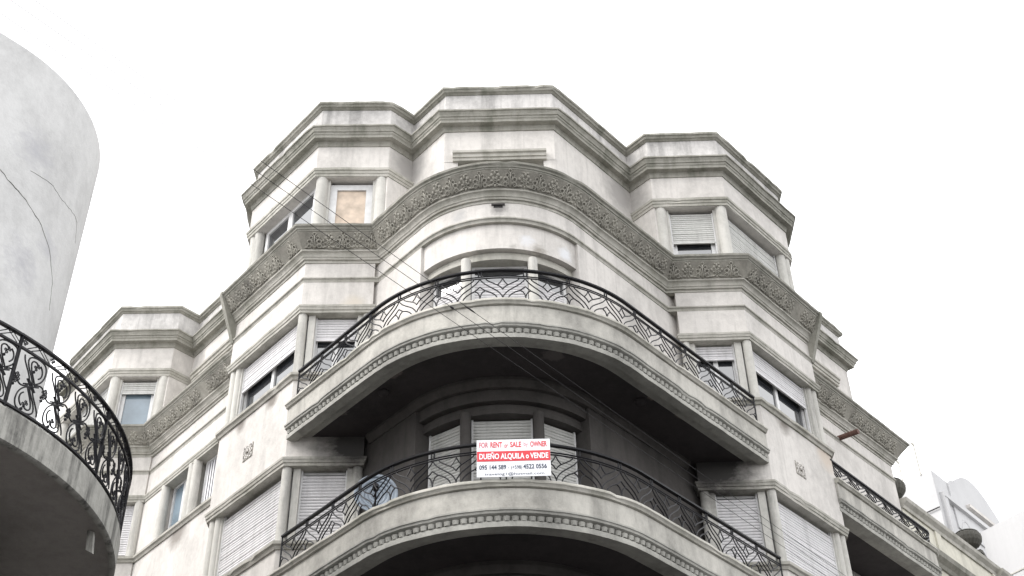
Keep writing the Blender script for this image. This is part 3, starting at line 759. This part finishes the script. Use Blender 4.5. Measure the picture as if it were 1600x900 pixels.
mb = MB(); mb.tube([(-2.58, 18.36, 9.9 + EYE), (-2.55, 18.30, 10.3 + EYE), (-2.45, 18.28, 10.55 + EYE), (-2.36, 18.40, 10.60 + EYE)], .022, 8); mb.build('conduit_pipe', M_COL, B, smooth='auto')

# ------------------------------------------------------------------ neighbouring building with rounded corner (left)
NC = Vector((-8.22, 12.77)); NRr, NRb = 2.32, 3.61
N = thing('rounded_corner_building', (NC.x, NC.y, 0), 'white building with rounded cracked wall and ornate iron balcony', 'building')
def narc(r, a0, a1, n_):
    return [(NC.x + r * math.cos(R(a0 + (a1 - a0) * k / n_)), NC.y + r * math.sin(R(a0 + (a1 - a0) * k / n_))) for k in range(n_ + 1)]
A0, A1 = -41.2, 41.2
def nring(r, ext):
    arc = narc(r, A0, A1, 36)
    d0 = Vector((-.659, -.752)); d1 = Vector((-.659, .752))
    return [tuple(v2(arc[0]) + d0 * ext)] + arc + [tuple(v2(arc[-1]) + d1 * ext)]
wallp = nring(NRr, 9)
mb = MB(); sweep(mb, wallp, [(0, 6.9), (0, 13.30), (-.35, 13.32), (-.35, 6.9)]); mb.build('upper_wall', M_CRACK, N, smooth='auto')
mb = MB(); sweep(mb, wallp, [(0, -1.5), (0, 6.9), (-.35, 6.9), (-.35, -1.5)]); mb.build('lower_wall', M_NUND, N, smooth='auto')
mb = MB(); sweep(mb, wallp, [(-.1, 6.05), (.06, 6.05), (.10, 6.12), (.10, 6.35), (-.1, 6.35)]); mb.build('ledge', M_NUND, N, smooth='auto')
polyslab(offset(wallp, -.2) + [(-20, 14)], 12.9, 13.0).build('roof_slab', M_WHITE, N)
slabp = nring(NRb, 1.2)
mb = MB(); sweep(mb, slabp, [(-.07, 6.88), (-.03, 6.88), (0, 6.90), (0, 7.24), (-.03, 7.28), (-.07, 7.28)]); mb.build('balcony_slab', M_SLAB, N, smooth='auto')
inn = offset(slabp, -.06); polyslab(inn + [tuple(NC + Vector((-.5, .8))), tuple(NC + Vector((-.5, -.8)))], 6.9, 7.25).build('soffit', M_NUND, N)
# cracks in the plaster
def crack(pts, r):
    mb = MB(); dense = []
    for (a, b) in zip(pts, pts[1:]):
        for j in range(5):
            t = j / 5; dense.append((a[0] + (b[0] - a[0]) * t + random.uniform(-.25, .25), a[1] + (b[1] - a[1]) * t + random.uniform(-.012, .012)))
    dense.append(pts[-1]); n_ = len(dense)
    P = [(NC.x + (NRr + .001) * math.cos(R(a)), NC.y + (NRr + .001) * math.sin(R(a)), z + EYE) for a, z in dense]
    mb.tube(P, [r * random.uniform(.5, 1.1) * (1 - .8 * (k / n_)) + .001 for k in range(n_)], 5); mb.build('crack', M_SLAB, N)
crack([(-40, 11.25), (-32, 11.12), (-24, 11.03), (-15, 10.9), (-7, 10.7), (-1, 10.4), (2, 10.05)], .008)
crack([(-25, 11.5), (-16, 11.6), (-8, 11.58), (0, 11.66), (6, 11.7), (10, 11.45)], .0035)
# ornate railing
zr0, zr1 = 7.30, 8.16
RR_ = NRb - .03
rarc = [NC + Vector((math.cos(R(a)), math.sin(R(a)))) * RR_ for a in range(-60, 57, 2)]
def nrail(z, r_, h, name):
    mb = MB(); sweep(mb, [tuple(p) for p in rarc], [(-r_, z - h), (r_, z - h), (r_, z + h), (-r_, z + h)]); return mb.build(name, M_IRON, NRAIL, smooth='auto')
mb = MB(); sweep(mb, [tuple(p) for p in rarc], [(-.018, zr0 - .005), (.018, zr0 - .005), (.018, zr0 + .018), (-.018, zr0 + .018)]); NRAIL = mb.build('balcony_railing', M_IRON, N, smooth='auto')
nrail(zr1, .025, .012, 'handrail'); nrail(zr1 - .14, .014, .012, 'rail_bar')
def spiral(x, z, r0, r1, a0, a1, n_=12):
    return [(x + (r0 + (r1 - r0) * k / n_) * math.cos(R(a0 + (a1 - a0) * k / n_)), z + (r0 + (r1 - r0) * k / n_) * math.sin(R(a0 + (a1 - a0) * k / n_))) for k in range(n_ + 1)]
def bez(p0, p1, p2, p3, n_=10):
    out = []
    for k in range(n_ + 1):
        t = k / n_; out.append(tuple((1 - t) ** 3 * p0[i] + 3 * (1 - t) ** 2 * t * p1[i] + 3 * (1 - t) * t * t * p2[i] + t ** 3 * p3[i] for i in (0, 1)))
    return out
Hn = zr1 - .14 - zr0
def nunit(step):
    W = step
    curves = []
    for sg in (1, -1):
        f = lambda p: (sg * p[0], sg * p[1])           # point symmetric about the collar
        curves.append([f(p) for p in bez((-.02, 0), (-.06, .16), (-.16, .20), (-.165, .30)) ] )
        curves.append([f(p) for p in bez((.02, 0), (-.01, .12), (-.10, .17), (-.105, .265)) + bez((-.105, .265), (-.10, .34), (.03, .355), (.10, .33))[1:]])
        curves.append([f(p) for p in bez((.05, .0), (.03, .08), (-.055, .16), (-.06, .25)) + spiral(-.005, .25, .055, .02, 180, -60)[1:]])
        curves.append([f(p) for p in bez((.10, .33), (.165, .31), (.17, .18), (.11, .10)) + bez((.11, .10), (.06, .03), (.0, .02), (-.10, -.03))[1:]])
        curves.append([f(p) for p in bez((.06, .28), (.12, .24), (.12, .16), (.07, .12))])
        curves.append([f(p) for p in bez((.05, .02), (.12, .08), (.17, .06), (.195, .0))])
    for yy in (-.032, 0, .032):
        curves.append([(-.06 + yy * .3, .06 + yy * .2), (.06 + yy * .3, -.06 + yy * .2)])
    return curves
step = 6.3; wid = R(step) * RR_
def nmap(ac, s, h): a = R(ac) + s / RR_; return (NC.x + RR_ * math.cos(a), NC.y + RR_ * math.sin(a), zr0 + Hn / 2 + h + EYE)
US = nunit(wid); kx = wid / .40; kz = Hn / .72
clus = []
for sg in (1, -1):
    for (cx, cz) in ((.02, .24), (.195, .02)):
        clus.append((sg * cx, sg * cz))
k = 0
for i in range(18):
    ac = -28.4 - 4 * 6.3 + i * 6.3
    mb = MB()
    for cu in US: mb.tube([nmap(ac, s * kx, h * kz) for s, h in cu], .0095, 5)
    for (cx, cz) in clus:
        for (dx, dz) in ((.024, .012), (-.024, -.006), (.008, .03), (-.006, -.03)):
            mb.tube([nmap(ac, (cx + dx) * kx + .013 * math.cos(t_ * 1.047), (cz + dz) * kz + .013 * math.sin(t_ * 1.047)) for t_ in range(6)], .0075, 4, closed=True)
        b_ = [nmap(ac, (cx - .02) * kx, (cz - .05) * kz), nmap(ac, (cx - .03) * kx, (cz - .075) * kz), nmap(ac, (cx - .04) * kx, (cz - .095) * kz)]
        mb.tube(b_, [.006, .02, .005], 6)
    # narrow lattice band under the handrail
    zt_ = Hn / 2 + .005
    for (s0_, s1_) in ((-.5, -.05), (.5, .05), (-.35, .15), (.35, -.15)):
        mb.tube([nmap(ac, s0_ * wid * (.9), zt_ + .0), nmap(ac, s1_ * wid * .9, zt_ + .125)], .006, 4)
    for (dx, dz) in ((.0, .05), (.02, .075), (-.02, .075), (0, .1)):
        mb.tube([nmap(ac, wid / 2 + dx + .012 * math.cos(t_ * 1.047), zt_ + dz + .012 * math.sin(t_ * 1.047)) for t_ in range(6)], .007, 4, closed=True)
    mb.build('scroll_panel', M_IRON, NRAIL, smooth='auto')
for ac in (-32.4 - 18.9, -32.4, -32.4 + 25.2, -32.4 + 50.4, -32.4 + 75.6):
    p = nmap(ac, 0, 0); mb = MB(); mb.box((p[0] - .016, p[1] - .016, zr0 - .03 + EYE), (.032, 0, 0), (0, .032, 0), (0, 0, zr1 - zr0 + .05)); mb.build('post', M_IRON, NRAIL)
# fallen scrap of board stuck under the slab
mb = MB()
mb.box((-4.80, 12.84, 6.66 + EYE), (.085, -.02, -.05), (.01, .03, 0), (-.03, 0, .26)); mb.build('loose_panel', M_SLAB, N)

# ------------------------------------------------------------------ townhouse with urns beyond the right end
U = Vector((.65, .76)).normalized()
TB = v2(E0) + U * .06; TEnd = TB + U * 5.0
TH = thing('parapet_townhouse', (TB.x, TB.y, 0), 'cream townhouse with mossy moulded parapet topped by stone urns', 'building')
tp = [tuple(TB), tuple(TEnd), tuple(TEnd - NR * 6)]
mb = MB(); sweep(mb, tp, [(0, -1.5), (0, 14.3), (-.3, 14.3), (-.3, -1.5)]); mb.build('wall', M_TOWN, TH)
mb = MB(); sweep(mb, tp, [(-.3, 14.28), (.04, 14.28), (.06, 14.36), (.14, 14.44), (.16, 14.52), (-.3, 14.55)]); mb.build('parapet_coping', M_MOULD, TH)
mb = MB(); sweep(mb, tp, [(-.1, 13.25), (.05, 13.25), (.10, 13.32), (.22, 13.40), (.26, 13.50), (-.1, 13.56)]); mb.build('cornice', M_CORN, TH)
for s in (1.55, 4.7):
    q = TB + U * s; mb = MB(); sweep(mb, [tuple(q), tuple(q + U * .28)], [(-.1, 13.56), (.045, 13.56), (.045, 14.27), (-.1, 14.27)]); mb.build('pilaster', M_TOWN, TH)
q = TEnd - U * .05
mb = MB(); sweep(mb, [tuple(q), tuple(q + U * .7), tuple(q + U * .7 - NR * 1.5)], [(-.6, 14.15), (.1, 14.15), (.14, 14.3), (.22, 14.38), (.24, 14.46), (-.6, 14.5)]); mb.build('end_pier', M_MOULD, TH)
mb = MB(); sweep(mb, [tuple(q), tuple(q + U * .6), tuple(q + U * .6 - NR * 1.5)], [(-.6, -1.5), (.05, -1.5), (.05, 14.14), (-.6, 14.14)]); mb.build('end_pier', M_TOWN, TH)
polyslab([tuple(TB), tuple(TEnd), tuple(TEnd - NR * 6), tuple(TB - NR * 6)], 13.6, 13.7).build('roof_slab', M_CORN, TH)
def urn(s, label, back=.12):
    q = TB + U * s - NR * back
    T = thing('stone_urn', (q.x, q.y, 14.54 + EYE), label, 'urn', 'stone urns on the townhouse parapet')
    mb = MB(); mb.lathe((q.x, q.y, 14.54 + EYE), [(.30, 0), (.30, .06), (.22, .10), (.13, .14), (.10, .19), (.13, .23)], 20); mb.build('foot', M_URN, T, smooth='auto')
    mb = MB(); prof = [(.12, .22), (.24, .28), (.32, .38), (.345, .48), (.33, .58), (.27, .63)]; c = Vector((q.x, q.y, 14.54 + EYE)); n_ = 40; b0 = 0
    for (r_, z) in prof:
        for j in range(n_):
            a = 2 * math.pi * j / n_; rr2 = r_ * (1 + (.035 if j % 2 else -.035) * (1 if .25 < z < .6 else 0)); mb.v.append((c.x + rr2 * math.cos(a), c.y + rr2 * math.sin(a), c.z + z))
    for k_ in range(len(prof) - 1):
        for j in range(n_): mb.f.append((k_ * n_ + j, k_ * n_ + (j + 1) % n_, (k_ + 1) * n_ + (j + 1) % n_, (k_ + 1) * n_ + j))
    mb.f.append(tuple(range(n_))[::-1]); mb.build('bowl', M_URN, T)
    mb = MB(); mb.lathe((q.x, q.y, 14.54 + EYE), [(.28, .615), (.30, .64), (.26, .67), (.16, .70), (.10, .74), (.04, .76)], 20); mb.build('lid', M_URN, T, smooth='auto')
    # scrolled bracket beside the urn
    mb = MB()
    w_ = TB + U * (s + .42) - NR * back
    prof = [(0, 0), (0, .34), (.14, .36), (.24, .30), (.34, .20), (.48, .17), (.62, .12), (.72, .04), (.72, 0)]
    for off in (.11, -.11):
        for (u_, z) in prof: r2 = w_ + U * u_ + NR * off; mb.v.append((r2.x, r2.y, 14.54 + z + EYE))
    k_ = len(prof); mb.f = [tuple(range(k_)), tuple(range(k_, 2 * k_))[::-1]] + [(i, (i + 1) % k_, k_ + (i + 1) % k_, k_ + i) for i in range(k_)]
    mb.build('scroll_bracket', M_URN, TH)
urn(.32, 'stone urn partly hidden behind the end of the apartment building', .30); urn(4.02, 'lichened stone urn standing free on the townhouse parapet')

# ------------------------------------------------------------------ white rooftop building with arched gable, and blank party wall
WC = Vector((13.56, 36.72)); VL = Vector((-.659, .752))
WB = thing('white_gabled_building', (WC.x, WC.y, 0), 'white building with arched gable and oval window behind the parapet', 'building')
def wpt(s, o, z): r2 = WC + U * s + NR * o; return (r2.x, r2.y, z + EYE)
polyslab([tuple(WC + VL * 6), tuple(WC), tuple(WC + U * 6), tuple(WC + U * 6 + VL * 6)], -1.5, 21.2).build('wall', M_WHITE, WB)
# arched gable standing on the right-hand face
mb = MB(); pr = [(1.1, 21.15), (1.35, 21.35)] + [(1.6 + 3.3 * k / 14, 21.35 + .75 * math.sin(math.pi * (k + .4) / 15)) for k in range(15)] + [(5.6, 20.9), (5.6, 19.5), (1.1, 19.5)]
for o in (.05, -.5):
    for (s, z) in pr: mb.v.append(wpt(s, o, z))
k_ = len(pr); mb.f = [tuple(range(k_)), tuple(range(k_, 2 * k_))[::-1]] + [(i, (i + 1) % k_, k_ + (i + 1) % k_, k_ + i) for i in range(k_)]
mb.build('arched_gable', M_WHITE, WB)
mb = MB()
def wbox(s0, s1, z0, z1, o0, o1): a = Vector(wpt(s0, o0, z0)); e = Vector(wpt(s1, o0, z0)) - a; f_ = Vector(wpt(s0, o1, z0)) - a; mb.box(a, e, f_, (0, 0, z1 - z0))
wbox(.25, 4.9, 20.28, 20.45, 0, .16); wbox(.25, .5, 17.5, 20.28, 0, .14); wbox(4.6, 4.9, 17.5, 20.28, 0, .14)
mb.build('pilaster_frame', M_WHITE, WB)
mb = MB(); wbox(2.2, 5.2, 20.62, 20.74, .05, .2); mb.build('gable_moulding', M_WALL, WB)
mb = MB()
mb.tube([wpt(1.75 + .42 * math.cos(t_ * .349), .02, 19.35 + .62 * math.sin(t_ * .349)) for t_ in range(18)], .06, 6, closed=True); mb.build('oval_window_frame', M_WHITE, WB, smooth='auto')
mb = MB(); mb.quad(*[wpt(1.75 + .42 * math.cos(t_ * .349), .012, 19.35 + .62 * math.sin(t_ * .349)) for t_ in range(18)]); mb.build('oval_pane', M_UNDER, WB)
mb = MB(); a = WC + VL * .2
mb.tube([(WC.x - .03, WC.y - .05, 19.8 + EYE), tuple((WC + VL * 5).to_3d() + Vector((-.03, -.05, 19.8 + EYE)))], .02, 6); mb.build('wall_cable', M_CABLE, WB)
PW = Vector((14.72, 36.95)); VP = Vector((.55, -.835)).normalized()
PWB = thing('blank_white_building', (PW.x, PW.y, 0), 'plain white blank side wall rising beyond the urn parapet', 'building')
polyslab([tuple(PW), tuple(PW + VP * 3.2), tuple(PW + VP * 3.2 + U * 8), tuple(PW + U * 8)], -1.5, 19.0).build('wall', M_WHITE, PWB)
pw2 = offset([tuple(PW), tuple(PW + VP * 3.2), tuple(PW + VP * 3.2 + U * 8)], 0)
mb = MB(); sweep(mb, [tuple(PW), tuple(PW + VP * 3.2)], [(-.02, 17.25), (.02, 17.25), (.02, 17.29), (-.02, 17.29)]); mb.build('wall_seam', M_MOULD, PWB)
# thin aerial masts on the roofs
def aerial(x, y, z0, z1, label, cross):
    T = thing('aerial_mast', (x, y, z0 + EYE), label, 'antenna', 'thin aerials on the white roofs')
    mb = MB(); mb.tube([(x, y, z0 + EYE - .05), (x, y, z1 + EYE)], .022, 6); mb.build('mast', M_MOULD, T)
    if cross:
        mb = MB()
        for k_, zz in enumerate((z1 - .08, z1 - .25)): mb.tube([(x - .3 + .08 * k_, y + .1, zz + EYE), (x + .3 - .08 * k_, y - .1, zz + EYE)], .010, 5)
        mb.build('crossbar', M_MOULD, T)
    else:
        mb = MB(); mb.tube([(x, y, z1 + EYE - .05), (x - .05, y, z1 + EYE + .04)], .035, 6); mb.build('tip', M_MOULD, T)
aerial(13.30, 37.00, 21.2, 22.35, 'taller thin aerial pole at the corner of the white gabled roof', False)
aerial(12.85, 37.55, 21.2, 22.0, 'shorter thin aerial pole beside the taller one on the white roof', False)
q = PW + U * 3.2 + VP * .1; aerial(q.x, q.y, 19.0, 20.0, 'small aerial with crossbars above the blank white wall', True)

# ------------------------------------------------------------------ overhead cables along the right-hand street
W0 = {'a': ((-1.62, 6.15), (2.86, 11.82)), 'b': ((-1.69, 6.22), (2.80, 11.86)), 'c': ((-1.74, 6.35), (2.74, 11.93))}
labs = {'a': 'thin overhead cable with a long dark splice sleeve, crossing the upper balcony', 'b': 'thin overhead cable with a small dark knot by the upper balcony edge', 'c': 'plain thin overhead cable without splice or knot, crossing the facade'}
for kx_, (p, q) in W0.items():
    p = v2(p); q = v2(q); d = (q - p).normalized(); p0 = p - d * 9.5; p1 = q + d * 22
    T = thing('overhead_cable', (p.x, p.y, 6 + EYE), labs[kx_], 'cable', 'overhead cables along the street')
    L_ = (p1 - p0).length; mb = MB(); pts = []
    for i in range(41):
        t = i / 40; r2 = p0 + (p1 - p0) * t
        pts.append((r2.x, r2.y, 6 + EYE))
    mb.tube(pts, .0023, 5); mb.build('wire', M_CABLE, T)
    if kx_ in 'ab':
        mb = MB(); sa_, ln_, rr_ = (2.02, .13, .007) if kx_ == 'a' else (1.95, .04, .010)
        r2 = p + d * sa_; mb.tube([(r2.x + d.x * ln_ * t, r2.y + d.y * ln_ * t, 6 + EYE) for t in (0, .3, .7, 1)], [rr_ * .5, rr_, rr_, rr_ * .5], 6); mb.build('splice', M_CABLE, T)
